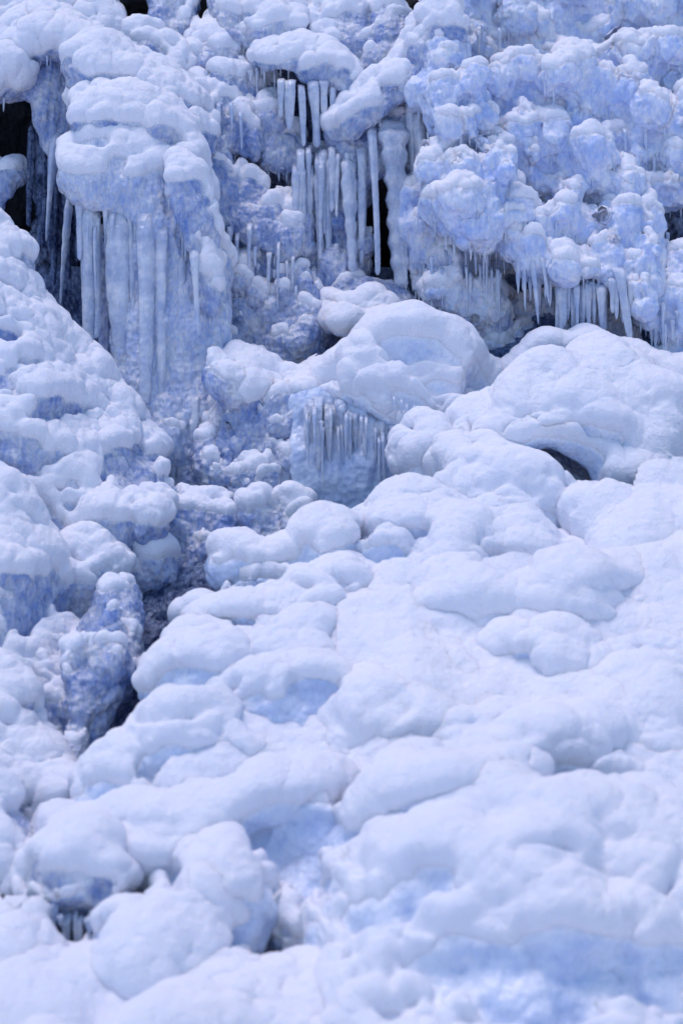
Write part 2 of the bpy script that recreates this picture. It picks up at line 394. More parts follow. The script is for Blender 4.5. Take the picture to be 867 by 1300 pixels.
def B(x, y, d, rx, ry=None, rz=None):
    s = SC(d); ry = ry or rx; rz = rz or (rx+ry)/2
    return (P(x, y, d), (rx*s, rz*s, ry*s))

# ---------------------------------------------------------------- setting: ground, rock, underlying ice
def sheet(name, fn, nx, ny, mat):
    v = np.array([fn(i/(nx-1), j/(ny-1)) for j in range(ny) for i in range(nx)])
    a = np.arange(nx-1)[None]+np.arange(ny-1)[:, None]*nx
    f = np.stack([a, a+1, a+1+nx, a+nx], 2).reshape(-1, 4)
    return v, f
v, f = sheet('g', lambda a, b: ((a-.5)*900, -300+b*900, 0), 60, 60, None)
v[:, 2] += -.3+.12*perlin(v/4)
link('snow_ground', mesh_np('snow_ground', v, f, M['snow']), None, kind='structure')
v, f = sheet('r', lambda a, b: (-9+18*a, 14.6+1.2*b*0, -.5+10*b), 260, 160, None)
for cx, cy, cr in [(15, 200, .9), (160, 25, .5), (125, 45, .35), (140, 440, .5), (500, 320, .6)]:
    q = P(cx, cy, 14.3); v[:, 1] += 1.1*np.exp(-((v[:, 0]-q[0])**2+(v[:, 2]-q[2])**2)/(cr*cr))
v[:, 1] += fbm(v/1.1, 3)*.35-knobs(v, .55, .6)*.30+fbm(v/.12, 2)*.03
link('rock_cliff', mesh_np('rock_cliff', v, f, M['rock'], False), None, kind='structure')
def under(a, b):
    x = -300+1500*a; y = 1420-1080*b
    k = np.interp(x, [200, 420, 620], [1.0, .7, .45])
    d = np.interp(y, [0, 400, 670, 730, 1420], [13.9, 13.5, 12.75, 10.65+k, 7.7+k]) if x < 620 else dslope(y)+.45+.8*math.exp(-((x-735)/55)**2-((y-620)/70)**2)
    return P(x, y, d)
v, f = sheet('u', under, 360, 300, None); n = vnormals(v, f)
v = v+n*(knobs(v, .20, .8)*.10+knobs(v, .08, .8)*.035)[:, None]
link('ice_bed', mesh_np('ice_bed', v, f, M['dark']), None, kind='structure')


SLOPE = [(350, 740), (470, 748), (550, 735), (620, 715), (690, 715), (775, 690), (810, 600), (1200, 580), (1200, 1440), (-300, 1440), (-300, 1090), (150, 1075), (200, 990), (260, 905), (310, 812)]
def inside(x, y, poly):
    r = np.zeros(len(x), bool)
    for (xa, ya), (xb, yb) in zip(poly, poly[1:]+poly[:1]):
        r ^= ((ya > y) != (yb > y)) & (x < (xb-xa)*(y-ya)/(yb-ya+1e-9)+xa)
    return r
def slope_base(a, b):
    x = -300+1500*a; y = 1440-940*b
    return P(x, y, dslope(y)-.20*min(1, max(0, (x-430)/90))*np.interp(y, [640, 720, 1000, 1060], [0, 1, 1, .3])+np.interp(y, [600, 950, 1050, 1400], [-.05, -.04, .08, .45])+(.3 if x < 470 and y > 1000 else 0)*min(1, (y-1000)/60))
v, f = sheet('s', slope_base, 640, 380, None)
c = v[f].mean(1)-CAM; s_ = K*(c@FW)/1300; f = f[inside((c@RT)/s_+433.5, 650-(c@UP)/s_, SLOPE)]
n = vnormals(v, f); v = v+n*(fbm(v/.6, 2)*.09+knobs(v, .34, .8)*.07+knobs(v, .12, .8)*.035+fbm(v/.05, 2)*.006)[:, None]; v, f, _ = compact(v, f)
link('snow_slope', mesh_np('snow_slope', v, f, M['snow']), None, kind='structure')
# ---------------------------------------------------------------- cliff, upper left
MC, IF, SM = 'snow mound', 'ice formation', 'snowy ledge'
hump('snow_ledge', 'lumpy snow shelf topping the rock beside the upper black cleft', SM,
     [(-40, 5), (0, 0), (60, -5), (110, 0), (125, 25)], [(-40, 45), (0, 45), (60, 25), (100, 30), (120, 55)], 24, 'ledge', 13.6, 13.3, thr=.0, T=.09)
hump('snow_arch', 'smooth thick snow arch curving over the top-left black rock hollow', SM,
     [(-30, 75), (8, 85), (25, 60), (45, 22), (75, 20), (105, 40), (125, 62)], [(-30, 115), (10, 100), (30, 80), (50, 60), (75, 60), (95, 75), (115, 95)], 17, 'ledge', 13.2, 13.0, thr=-.5, T=.08)
hump('ice_curtain', 'hanging ragged blue ice curtain under the smooth snow arch', IF,
     [(8, 100), (34, 85), (60, 60), (90, 60), (105, 90)], [(0, 105), (45, 115), (66, 190), (80, 195), (98, 230)], 11, 'curtain', 13.15, 13.1, thr=.6)
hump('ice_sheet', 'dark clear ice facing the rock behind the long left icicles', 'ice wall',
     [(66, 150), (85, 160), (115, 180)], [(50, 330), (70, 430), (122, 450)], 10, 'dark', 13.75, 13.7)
hump('frozen_shelf', 'small frosted shelf at the edge of the black rock hollow', IF,
     [(-20, 212), (5, 213), (28, 214)], [(-20, 290), (0, 280), (12, 222)], 8, 'curtain', 13.3, 13.2)
hump('frozen_ledge', 'uppermost snow covered shoulder above the icicle prow', SM,
     [(100, 68), (135, 50), (165, 62), (200, 80), (235, 120), (262, 165)], [(98, 85), (100, 100), (130, 108), (175, 108), (215, 140), (240, 180)], 20, 'ledge', 13.0, 12.75, thr=.1)
hump('frozen_ledge', 'middle rounded snow pillow between shoulder and icicle prow', SM,
     [(108, 118), (130, 108), (170, 110), (205, 125), (235, 160)], [(108, 160), (140, 165), (180, 160), (215, 180), (240, 215)], 20, 'ledge', 12.85, 12.55, thr=.1)
hump('icicle_prow', 'big rounded prow of ice from which the longest icicles hang', IF,
     [(92, 180), (110, 165), (150, 160), (190, 165), (225, 195), (250, 230), (270, 290), (278, 340)], [(92, 235), (120, 250), (150, 260), (185, 280), (210, 330), (228, 420), (250, 500), (265, 500)], 18, 'curtain', 12.65, 12.42, prof=.6, thr=.36, T=.06, kn=[(.11, .035, 7), (.045, .012, 5)], ice='pale')
hump('ice_curtain', 'broad pale curtain of fused icicles falling behind the left ridge', IF,
     [(165, 300), (200, 280), (240, 290), (275, 330)], [(165, 640), (200, 690), (245, 715), (282, 670)], 17, 'curtain', 12.48, 12.3, ice='pale', kn=[(.13, .035, 5), (.07, .022, 1.6)], extra=[scatter([(170,480),(275,430),(280,650),(250,710),(215,690)], 45, 7, 13, 12.4, 12.2, 1.5)])
hump('snow_hump', 'snow capped ice knob beside the upper black cleft', SM,
     [(150, 55), (175, 38), (205, 42), (228, 60), (238, 85)], [(185, 85), (205, 95), (232, 115)], 15, 'ledge', 13.4, 13.2)
hump('snow_hump', 'bulging ice boss touching the top edge right of the cleft', SM,
     [(200, -20), (220, -15), (240, -5)], [(203, 45), (220, 55), (240, 40)], 14, 'curtain', 13.7, 13.5)
hump('snow_hump', 'frosty boss left of the upper black cleft', SM,
     [(100, -10), (125, -8), (140, 0)], [(110, 25), (128, 30), (140, 30)], 9, 'ledge', 13.7, 13.5)
# upper middle
hump('snow_hump', 'peaked snow capped knob in the second row from the top', SM,
     [(243, 40), (258, 22), (285, 35), (303, 60)], [(238, 75), (265, 85), (300, 88)], 13, 'ledge', 13.6, 13.35)
hump('snow_hump', 'wide domed boss with snow hat near the top centre', SM,
     [(308, 15), (330, 0), (355, -2), (378, 12)], [(320, 45), (350, 55), (378, 45)], 13, 'ledge', 13.6, 13.35)
hump('snow_hump', 'pair of small snowy lumps between the peaked knob and the domed boss', SM,
     [(270, -5), (300, 15), (320, 35)], [(290, 40), (310, 50), (330, 60)], 11, 'ledge', 13.6, 13.4)
hump('snow_hump', 'tall dome of snow above the short row of thick icicles', SM,
     [(400, 10), (420, -5), (450, -5), (480, 20)], [(405, 60), (430, 70), (470, 75)], 14, 'ledge', 13.7, 13.4)
hump('icicle_ledge', 'curved snow brow carrying a short row of thick icicles', SM,
     [(325, 70), (345, 52), (380, 46), (412, 55), (442, 92)], [(355, 88), (380, 90), (410, 95), (440, 110)], 13, 'ledge', 13.35, 13.15, thr=.1)
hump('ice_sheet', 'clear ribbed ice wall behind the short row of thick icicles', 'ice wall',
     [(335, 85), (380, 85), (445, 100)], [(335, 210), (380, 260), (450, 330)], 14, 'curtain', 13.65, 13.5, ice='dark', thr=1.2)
hump('snow_hump', 'long snowy ridge stepping down toward the knobbly wall', SM,
     [(262, 82), (278, 72), (310, 85), (345, 98), (358, 115)], [(275, 100), (300, 130), (325, 150), (350, 160)], 13, 'ledge', 13.5, 13.25)
hump('snow_hump', 'white ledge dipping right with thin drips beneath it', SM,
     [(235, 95), (262, 105), (295, 115), (315, 140), (328, 160)], [(245, 150), (270, 180), (300, 190), (325, 200)], 13, 'ledge', 13.3, 13.15)
hump('snow_hump', 'square-shouldered lump under the row of thick icicles', SM,
     [(328, 170), (345, 156), (368, 160), (382, 185)], [(330, 210), (355, 220), (380, 215)], 11, 'ledge', 13.35, 13.2)
hump('snow_hump', 'diagonal snowy rib just right of the icicle prow', SM,
     [(240, 172), (270, 185), (305, 212), (335, 228), (362, 255), (375, 285)], [(255, 230), (280, 270), (310, 300), (340, 310), (370, 330)], 15, 'ledge', 13.1, 12.9)
hump('knobby_ice', 'wall of fist sized frosty knobs left of the tall dark gap', 'ice wall',
     [(265, 275), (300, 265), (345, 290), (385, 330)], [(270, 440), (310, 460), (360, 480), (400, 460)], 16, 'knob', 13.15, 12.85, extra=[scatter([(275,255),(330,260),(380,310),(400,400),(395,460),(330,470),(275,440)], 70, 8, 15, 13.1, 12.75)])
hump('knobby_ice', 'glassy knob columns under the short thick icicles', 'ice wall',
     [(370, 200), (400, 185), (440, 190), (455, 230)], [(380, 420), (410, 440), (440, 400), (455, 340)], 14, 'knob', 13.35, 13.1, thr=.6, extra=[scatter([(372,195),(450,190),(470,300),(450,400),(385,440),(375,300)], 60, 6, 12, 13.25, 12.95, 1.2)])
hump('ice_boulder', 'smooth purple-grey ice boulder below the tall dark gap', 'ice boulder',
     [(440, 370), (465, 350), (500, 358), (530, 395)], [(440, 420), (480, 430), (530, 430)], 14, 'ledge', 12.95, 12.75, thr=1.1, kn=[(.3, .02, 1)])
hump('snow_pillow', 'pair of plump snow pillows in front of the smooth boulder', MC,
     [(408, 385), (425, 370), (445, 384), (475, 375), (500, 383), (512, 400)], [(412, 410), (440, 415), (475, 415), (508, 412)], 12, 'slope', 12.75, 12.6, thr=-.4)
# the right cornice with the tall gap
hump('icicle_cornice', 'slanting snowy cornice above the tall dark gap', SM,
     [(430, 160), (445, 135), (470, 110), (500, 85), (525, 55), (545, 25), (560, -10)], [(445, 165), (465, 145), (490, 125), (515, 110), (545, 110), (560, 80), (580, 40)], 15, 'ledge', 13.1, 12.9, thr=.15)
hump('ice_curtain', 'pale fused curtain under the slanting cornice left of the gap', IF,
     [(440, 165), (465, 150), (500, 130), (530, 125)], [(440, 250), (470, 225), (505, 205), (540, 225)], 12, 'curtain', 13.1, 13.05)
hump('snow_hump', 'broad lump at the top edge left of the slanting cornice', SM,
     [(480, 15), (500, 0), (520, 20), (515, 45)], [(470, 90), (490, 80), (510, 70)], 13, 'ledge', 13.5, 13.3)
# rime clouds, upper right
hump('rime_cloud', 'smooth cloud of rime just right of the slanting cornice', 'rime mass',
     [(540, 80), (560, 58), (590, 90), (615, 125)], [(550, 150), (580, 180), (610, 170)], 20, 'rime', 12.95, 12.7, extra=[scatter([(540,90),(570,60),(620,130),(600,180),(550,160)], 9, 10, 22, 12.85, 12.62, 1.1)])
hump('rime_cloud', 'greyish rime bank along the top edge', 'rime mass',
     [(560, 0), (640, -30), (760, -30), (900, -20)], [(600, 80), (660, 90), (760, 80), (900, 60)], 24, 'rime', 13.9, 13.7, thr=.3, extra=[scatter([(560,-10),(900,-10),(900,70),(620,90)], 26, 10, 22, 13.75, 13.55, 1.3)])
hump('rime_cloud', 'largest white rime cloud spreading to the right edge', 'rime mass',
     [(640, 105), (665, 80), (700, 75), (740, 70), (790, 62), (840, 55), (910, 65)], [(640, 200), (690, 240), (760, 250), (830, 240), (910, 250)], 26, 'rime', 13.3, 12.9, extra=[scatter([(630,100),(700,70),(880,55),(880,250),(700,245),(640,200)], 46, 12, 30, 13.12, 12.8, 1.15)])
hump('rime_cloud', 'small ear-shaped rime lump beside the dark gap', 'rime mass',
     [(530, 175), (545, 165), (570, 190)], [(535, 220), (555, 225), (575, 235)], 12, 'rime', 12.7, 12.6)
hump('rime_cloud', 'bulging rime head with a beard of thin icicles', 'rime mass',
     [(560, 215), (590, 190), (625, 160), (650, 200), (655, 240)], [(565, 280), (590, 290), (630, 275), (650, 270)], 17, 'rime', 12.75, 12.5, extra=[scatter([(560,200),(625,150),(660,200),(655,270),(570,280)], 14, 9, 20, 12.65, 12.42, 1.1)])
hump('rime_cloud', 'ragged rime skirt hanging below the bearded head', 'rime mass',
     [(540, 330), (570, 300), (620, 290), (635, 320)], [(560, 400), (590, 440), (625, 450), (640, 400)], 14, 'rime', 12.9, 12.8, thr=.2, extra=[scatter([(540,320),(620,290),(640,400),(600,450),(560,410)], 22, 6, 14, 12.8, 12.7, 1.3)])
hump('rime_cloud', 'shade-coloured rime hollow between the two big clouds', 'rime mass',
     [(640, 200), (700, 230), (780, 240), (850, 230)], [(640, 300), (700, 300), (780, 330), (867, 330)], 13, 'rime', 13.6, 13.5, thr=.7, ice='dark', extra=[scatter([(640,210),(870,240),(870,330),(650,300)], 18, 9, 18, 13.35, 13.2, 1.3)])  # dark ice colour paints in the shade of this gap
hump('rime_cloud', 'sugary rime crown over the widest row of icicles', 'rime mass',
     [(650, 300), (690, 275), (730, 265), (775, 260), (815, 270), (832, 310)], [(660, 330), (690, 330), (740, 355), (790, 360), (825, 370)], 17, 'rime', 12.75, 12.5, extra=[scatter([(650,300),(730,262),(830,275),(830,370),(740,350),(655,330)], 34, 8, 20, 12.66, 12.42, 1.1)])
hump('rime_bank', 'low frosted wall behind the widest row of icicles', 'ice wall',
     [(600, 380), (660, 340), (740, 350), (830, 360), (900, 350)], [(640, 480), (680, 480), (740, 470), (830, 490), (900, 490)], 15, 'rime', 13.1, 12.9, thr=.45, extra=[scatter([(600,370),(900,350),(900,480),(640,480)], 40, 8, 17, 13.0, 12.8, 1.4)])
hump('rime_cloud', 'rounded rime lobe at the right edge above the snow dome', 'rime mass',
     [(825, 350), (850, 325), (900, 320)], [(830, 400), (860, 420), (900, 410)], 15, 'rime', 12.7, 12.5)
hump('rime_cloud', 'low hazy rime hump resting behind the right snow dome', 'rime mass',
     [(790, 460), (830, 445), (900, 440)], [(790, 490), (850, 500), (900, 500)], 14, 'rime', 12.6, 12.5)
hump('rime_pillar', 'ragged icy pillar between gap and bearded head', IF,
     [(520, 240), (535, 225), (560, 260)], [(530, 350), (545, 370), (570, 380)], 11, 'rime', 12.95, 12.9, thr=.35)
# ---------------------------------------------------------------- centre dome with curtain
hump('snow_saddle', 'sagging white snow saddle linking curtain and centre dome', MC,
     [(278, 440), (300, 440), (325, 462), (355, 480), (385, 482), (415, 470)], [(285, 500), (310, 520), (340, 500), (370, 505), (410, 510)], 15, 'slope', 12.3, 12.1, thr=-.2)
hump('snow_dome', 'tall centre snow dome with fine icicle curtain on its face', MC,
     [(395, 490), (420, 462), (450, 430), (480, 408), (520, 398), (555, 408), (580, 432), (600, 462), (640, 478)], [(400, 505), (420, 500), (450, 505), (480, 520), (510, 540), (545, 550), (580, 540), (600, 540), (615, 520)], 22, 'slopebig', 12.2, 11.95, thr=-0.05, ice='frost')
hump('ice_curtain', 'blue curtain of slim icicles under the centre dome', IF,
     [(372, 498), (420, 490), (460, 496), (500, 510), (530, 530)], [(380, 640), (400, 668), (430, 655), (462, 672), (490, 640), (525, 640)], 12, 'curtain', 12.1, 11.95, kn=[(.09, .03, 9), (.04, .01, 6)], thr=1.2, ice='frost')
hump('knobby_ice', 'knobby ice under the snow saddle dotted with snow hats', 'ice wall',
     [(275, 500), (310, 490), (350, 500), (385, 530)], [(275, 690), (310, 690), (350, 680), (385, 660)], 14, 'knob', 12.35, 12.0, extra=[scatter([(280,500),(380,510),(385,640),(370,680),(280,690)], 60, 8, 17, 12.2, 11.9, 1.1)])
hump('snow_pillow', 'round snow pillow tucked below the centre dome', MC,
     [(532, 560), (545, 545), (560, 550)], [(530, 600), (545, 610), (562, 600)], 10, 'slope', 11.75, 11.6, thr=-.1)
hump('snow_pillow', 'icy boss with thick snow hat at the foot of the knobbly wall', MC,
     [(312, 640), (330, 622), (350, 640), (360, 660)], [(315, 690), (340, 690), (360, 690)], 10, 'ledge', 11.6, 11.5)
hump('snow_pillow', 'small snow capped post beside the slim icicle curtain', MC,
     [(355, 640), (370, 622), (387, 640)], [(357, 680), (370, 685), (385, 680)], 8, 'ledge', 11.6, 11.5)
# ---------------------------------------------------------------- right mounds
hump('snow_dome', 'widest snow dome sloping to the right edge behind the hollow', MC,
     [(600, 520), (640, 485), (680, 450), (705, 436), (740, 432), (775, 440), (800, 455), (850, 480), (910, 500)], [(600, 560), (640, 560), (675, 548), (720, 556), (765, 550), (795, 620), (850, 640), (910, 640)], 30, 'slopebig', 12.3, 11.3, thr=-0.1, prof=0.6)
hump('ice_hollow', 'shadowed blue ice recess with a black hole at its bottom', IF,
     [(670, 530), (730, 535), (795, 540)], [(680, 650), (715, 655), (760, 640)], 14, 'slopebig', 11.85, 11.6, thr=1.0, ice='pale')
hump('snow_mound', 'rounded snow shoulder left of the shadowed hollow', MC,
     [(540, 620), (560, 580), (590, 555), (625, 555), (650, 578), (668, 612)], [(560, 670), (590, 680), (630, 680), (665, 680), (700, 685)], 22, 'slopebig', 11.4, 10.95, thr=-0.08)
hump('snow_mound', 'puffy mound right of the small black hole', MC,
     [(738, 690), (760, 650), (790, 632), (830, 630), (910, 640)], [(745, 740), (780, 760), (830, 770), (910, 770)], 24, 'slopebig', 10.9, 10.5, thr=-0.12, prof=0.6)
hump('snow_mound', 'lobed mound topped by a straight snow edge below centre', MC,
     [(430, 680), (480, 650), (510, 632), (545, 645), (600, 662), (660, 668), (720, 682)], [(440, 745), (480, 752), (530, 740), (590, 728), (650, 735), (740, 730)], 20, 'slope', 11.0, 10.6, thr=0, prof=0.6)
hump('snow_tongue', 'topmost snow tongue reaching left to the ravine head', MC,
     [(285, 706), (305, 692), (345, 684), (400, 670), (450, 656)], [(290, 735), (330, 745), (400, 745), (450, 740)], 15, 'slope', 10.9, 10.6, thr=0.2, prof=0.5, sink=0.12)
hump('snow_tongue', 'second snow tongue below the ravine head with ice cups', MC,
     [(250, 780), (272, 762), (310, 740), (370, 728), (430, 720), (480, 738)], [(272, 800), (305, 800), (360, 795), (420, 790), (470, 790)], 15, 'slope', 10.5, 10.2, prof=0.5, thr=0.2, sink=0.12)
hump('snow_tongue', 'third snow tongue with a wide blue ice cup under its lip', MC,
     [(190, 850), (215, 826), (245, 805), (290, 803), (345, 812), (400, 795), (430, 800)], [(205, 890), (245, 890), (300, 890), (350, 900), (400, 905), (430, 900)], 16, 'slope', 10.15, 9.8, prof=0.5, thr=0.2, sink=0.12)
hump('snow_mound', 'long sweeping mound crossing the middle of the slope', MC,
     [(420, 790), (450, 765), (500, 742), (560, 722), (620, 725), (670, 735), (720, 722), (780, 715), (910, 720)], [(400, 880), (440, 880), (490, 845), (550, 835), (610, 820), (670, 805), (730, 800), (800, 800), (910, 800)], 24, 'slopebig', 10.5, 10.0, thr=-0.12, prof=0.6)
hump('snow_mound', 'knuckled mound with a triangular blue ice cup', MC,
     [(605, 850), (620, 815), (650, 801), (700, 798), (760, 802), (830, 795), (910, 790)], [(640, 880), (665, 888), (700, 880), (760, 870), (830, 870), (910, 880)], 20, 'slope', 10.1, 9.7, thr=-0.1, prof=0.6)
hump('snow_tongue', 'fourth snow tongue lying above the rounded ice knob', MC,
     [(235, 895), (300, 868), (350, 858), (400, 850), (432, 862)], [(290, 935), (345, 950), (380, 950), (420, 925)], 17, 'slope', 9.95, 9.6, prof=0.5, thr=0.2, sink=0.12)
hump('snow_mound', 'broad mound whose crest ends at the triangular cup', MC,
     [(340, 985), (380, 950), (420, 920), (450, 885), (480, 858), (520, 846), (570, 845), (620, 850), (655, 885), (700, 890)], [(380, 1040), (420, 1050), (460, 1050), (500, 1040), (540, 1030), (580, 1020), (620, 1010), (650, 1000), (680, 1000), (700, 990)], 24, 'slopebig', 9.9, 9.3, thr=-0.15, prof=0.6)
hump('snow_tongue', 'lowest left snow tongue over two scalloped ice cups', MC,
     [(125, 1010), (150, 965), (172, 930), (205, 902), (250, 895), (295, 908), (345, 945)], [(138, 1030), (165, 1025), (200, 1010), (240, 1005), (280, 995), (310, 985), (345, 975)], 17, 'slope', 9.7, 9.3, prof=0.5, thr=0.2, sink=0.12)
hump('snow_mound', 'smooth gentle mound at the right above the largest dome', MC,
     [(540, 930), (600, 905), (660, 885), (730, 872), (800, 868), (910, 880)], [(540, 1000), (600, 985), (680, 980), (740, 985), (800, 1000), (910, 1010)], 28, 'slopebig', 9.6, 9.1, thr=-0.15)
hump('snow_mound', 'white saddle of snow running above the smooth blue ice wall', MC,
     [(60, 1040), (100, 1040), (150, 1040), (200, 1012), (240, 1000), (290, 1000), (335, 985), (400, 970), (450, 985)], [(40, 1120), (100, 1110), (150, 1090), (200, 1100), (250, 1100), (290, 1060), (330, 1030), (390, 1020), (440, 1020)], 20, 'slopebig', 9.25, 8.9, thr=-0.2)
hump('ice_sheet', 'smooth blue ice wall with scattered snow patches', 'ice wall',
     [(270, 1100), (300, 1040), (340, 1010), (400, 1000), (450, 1000)], [(270, 1225), (305, 1225), (350, 1180), (390, 1130), (440, 1080)], 20, 'slopebig', 9.0, 8.8, thr=.55, kn=[(.3, .03, 1.5)])
hump('snow_mound', 'mound edged with cauliflower lumps beside the blue ice wall', MC,
     [(330, 1240), (355, 1180), (390, 1110), (425, 1050), (465, 1010), (520, 975), (590, 955), (640, 960)], [(420, 1260), (430, 1220), (450, 1160), (480, 1110), (510, 1070), (560, 1030), (610, 1000), (660, 1000)], 24, 'slope', 8.9, 8.5, thr=-0.15)
hump('snow_dome', 'largest soft blue-white dome in the bottom right corner', MC,
     [(430, 1230), (445, 1150), (480, 1085), (530, 1040), (590, 1012), (660, 1000), (740, 1000), (810, 1010), (910, 1040)], [(430, 1400), (480, 1400), (530, 1400), (600, 1400), (660, 1400), (720, 1400), (780, 1400), (850, 1400), (910, 1400)], 44, 'slopebig', 8.6, 7.75, prof=.6, thr=0.12)
hump('snow_mound', 'low snow bank along the bottom edge', MC,
     [(-40, 1250), (30, 1225), (80, 1235), (130, 1245), (200, 1255), (280, 1250), (350, 1238), (430, 1230), (480, 1265)], [(-40, 1400), (80, 1400), (200, 1400), (350, 1400), (480, 1400)], 26, 'slopebig', 8.4, 7.8, thr=-0.25)
hump('snow_mound', 'mound over a dark pocket fringed with stubby icicles', MC,
     [(40, 1110), (60, 1075), (100, 1065), (150, 1075), (190, 1090)], [(50, 1150), (75, 1150), (110, 1150), (140, 1145), (170, 1130)], 18, 'slope', 8.85, 8.65, ice='glass', kn=[(.2, .03, .8), (.08, .02, .8)])
hump('snow_mound', 'clump of cauliflower snow right of the dark icicle pocket', MC,
     [(135, 1190), (160, 1150), (195, 1135), (235, 1130), (265, 1155), (278, 1195)], [(150, 1260), (180, 1260), (210, 1260), (240, 1260), (270, 1250)], 18, 'slope', 8.6, 8.3, thr=-.2, kn=[(.22, .05, .8), (.1, .03, .8)])
hump('snow_mound', 'narrow mound with ice flank left of the smooth blue wall', MC,
     [(190, 1110), (220, 1090), (250, 1065), (285, 1060), (310, 1090), (318, 1120)], [(210, 1160), (240, 1170), (270, 1180), (290, 1190), (310, 1190)], 17, 'slope', 8.85, 8.6)
hump('snow_hump', 'rounded snow knob in the bottom left corner', MC,
     [(-30, 1160), (0, 1150), (30, 1150), (55, 1175), (70, 1205)], [(-30, 1260), (0, 1260), (30, 1260), (60, 1250)], 20, 'slope', 8.6, 8.3, thr=-.15)
# ---------------------------------------------------------------- left ridge
hump('snow_ridge', 'steep lumpy snow ridge climbing along the left edge', MC,
     [(-40, 255), (0, 290), (28, 330), (55, 390), (85, 440), (122, 485), (158, 522), (184, 572), (196, 625)], [(-40, 640), (-10, 640), (20, 640), (45, 680), (70, 700), (100, 700), (140, 700), (165, 690), (190, 660)], 24, 'ridge', 12.0, 11.2, prof=1.0, thr=0.14)
hump('snow_ridge', 'nearer snow ridge falling beside the knobby ice column', MC,
     [(-40, 615), (5, 612), (32, 640), (52, 690), (70, 750), (88, 800), (92, 845)], [(-40, 860), (0, 880), (30, 900), (55, 900), (75, 890), (90, 880)], 22, 'ridge', 10.9, 10.4, prof=1.0, thr=0.15)
hump('snow_hump', 'double snow hatted boss above the knobby column', MC,
     [(72, 700), (100, 680), (130, 690), (150, 715)], [(80, 790), (110, 810), (140, 780)], 16, 'ridge', 11.1, 10.9, thr=0.3)
hump('snow_hump', 'icy boss with snow hat hanging over the ravine', MC,
     [(160, 700), (180, 682), (205, 690), (212, 720)], [(165, 740), (190, 745), (210, 740)], 12, 'ledge', 11.3, 11.2)
hump('ice_stack', 'knobby ice column topped by two snow lumps beside the ravine', IF,
     [(92, 830, 10.6), (105, 805, 10.62), (125, 770, 10.65), (142, 748, 10.7), (155, 745, 10.7), (164, 768, 10.7)], [(80, 985, 9.95), (85, 1005, 9.9), (92, 1005, 9.9), (104, 975, 9.97), (122, 930, 10.1), (146, 870, 10.3)], 14, 'knob', prof=.9, thr=0.55,
     extra=[scatter([(90, 820), (145, 775), (146, 870), (122, 930), (95, 990), (85, 975)], 46, 8, 14, 10.45, 9.85, 1.2)], drip=None)
hump('snow_ridge', 'nearest lumpy snow ridge low on the left edge', MC,
     [(-40, 840), (5, 862), (35, 895), (60, 930), (80, 965), (85, 1000)], [(-40, 1090), (-10, 1090), (15, 1080), (40, 1060), (60, 1040), (80, 1020)], 20, 'ridge', 10.0, 9.6, prof=1.0, thr=0.05)
hump('snow_hump', 'small snow buttress at the left edge above the corner knob', MC,
     [(-40, 990), (0, 1000), (25, 1030), (35, 1070)], [(-40, 1150), (-10, 1150), (20, 1150), (35, 1130)], 18, 'ridge', 9.3, 9.0, thr=-.1)

hump('knobby_ice', 'glassy knob stacks at the head of the ravine', IF,
     [(140, 640), (200, 610), (240, 630), (285, 640)], [(175, 725), (205, 738), (240, 728), (285, 705)], 11, 'knob', 11.75, 11.5, thr=.62,
     extra=[scatter([(150, 640), (280, 640), (290, 700), (210, 740), (165, 730)], 40, 7, 14, 11.75, 11.45, 1.3)])
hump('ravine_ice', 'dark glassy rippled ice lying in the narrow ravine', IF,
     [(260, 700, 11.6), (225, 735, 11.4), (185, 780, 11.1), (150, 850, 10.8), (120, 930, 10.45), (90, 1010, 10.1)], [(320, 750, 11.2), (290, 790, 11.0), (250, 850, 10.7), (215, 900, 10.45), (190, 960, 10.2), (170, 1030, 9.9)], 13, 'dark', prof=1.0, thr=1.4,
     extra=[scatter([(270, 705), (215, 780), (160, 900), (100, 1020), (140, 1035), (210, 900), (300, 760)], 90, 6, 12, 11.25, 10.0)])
hump('snow_hump', 'lumpy snow running down the outer flank of the icicle prow', SM,
     [(222, 205), (245, 215), (262, 255), (274, 300), (280, 350)], [(228, 250), (240, 300), (255, 345), (265, 385), (272, 400)], 11, 'ledge', 12.4, 12.3, thr=.1)
hump('snow_hump', 'frosted lumps beside the blue curtain below the prow', SM,
     [(268, 440), (290, 455), (300, 480)], [(262, 470), (280, 500), (300, 510)], 10, 'knob', 12.2, 12.1, thr=.3)

hump('knobby_ice', 'lumpy blue ice bank between the left ridge and the ravine', IF,
     [(50, 740, 10.9), (80, 770, 10.85), (100, 800, 10.8)], [(60, 960, 10.2), (80, 985, 10.1), (95, 990, 10.1)], 14, 'knob', thr=0.6, drip=None)
# ---------------------------------------------------------------- long icicles, each a thing
big_icicle(74, 150, 61, 306, 15, 13.0, 'long sharp icicle hanging alone in front of the left rock hollow', blunt=.1)
big_icicle(92, 215, 80, 386, 13, 12.85, 'thin knobbly icicle ending just above the left ridge', blunt=.15, rib=.12)
big_icicle(112, 225, 109, 474, 25, 12.5, d1=12.42, label= 'leftmost thick icicle of the prow reaching the ridge', blunt=.5)
big_icicle(132, 270, 131, 492, 24, 12.75, 'dull see-through ice column behind the prow icicles', mat='glass', blunt=.55)
big_icicle(150, 232, 158, 500, 34, 12.5, d1=12.4, label= 'second thick icicle of the prow, wide above and narrow below', blunt=.5)
big_icicle(187, 232, 178, 515, 30, 12.46, d1=12.3, label= 'third and whitest thick icicle of the prow', blunt=.45)
big_icicle(209, 240, 203, 520, 22, 12.45, d1=12.32, label= 'slimmer icicle fused beside the whitest prow icicle', blunt=.55)
big_icicle(170, 290, 171, 470, 14, 12.6, 'slender shaded icicle between the second and third prow icicles', mat='glass', blunt=.7)
big_icicle(246, 300, 249, 425, 12, 12.25, 'small tapering icicle on the flank of the prow', blunt=.2)
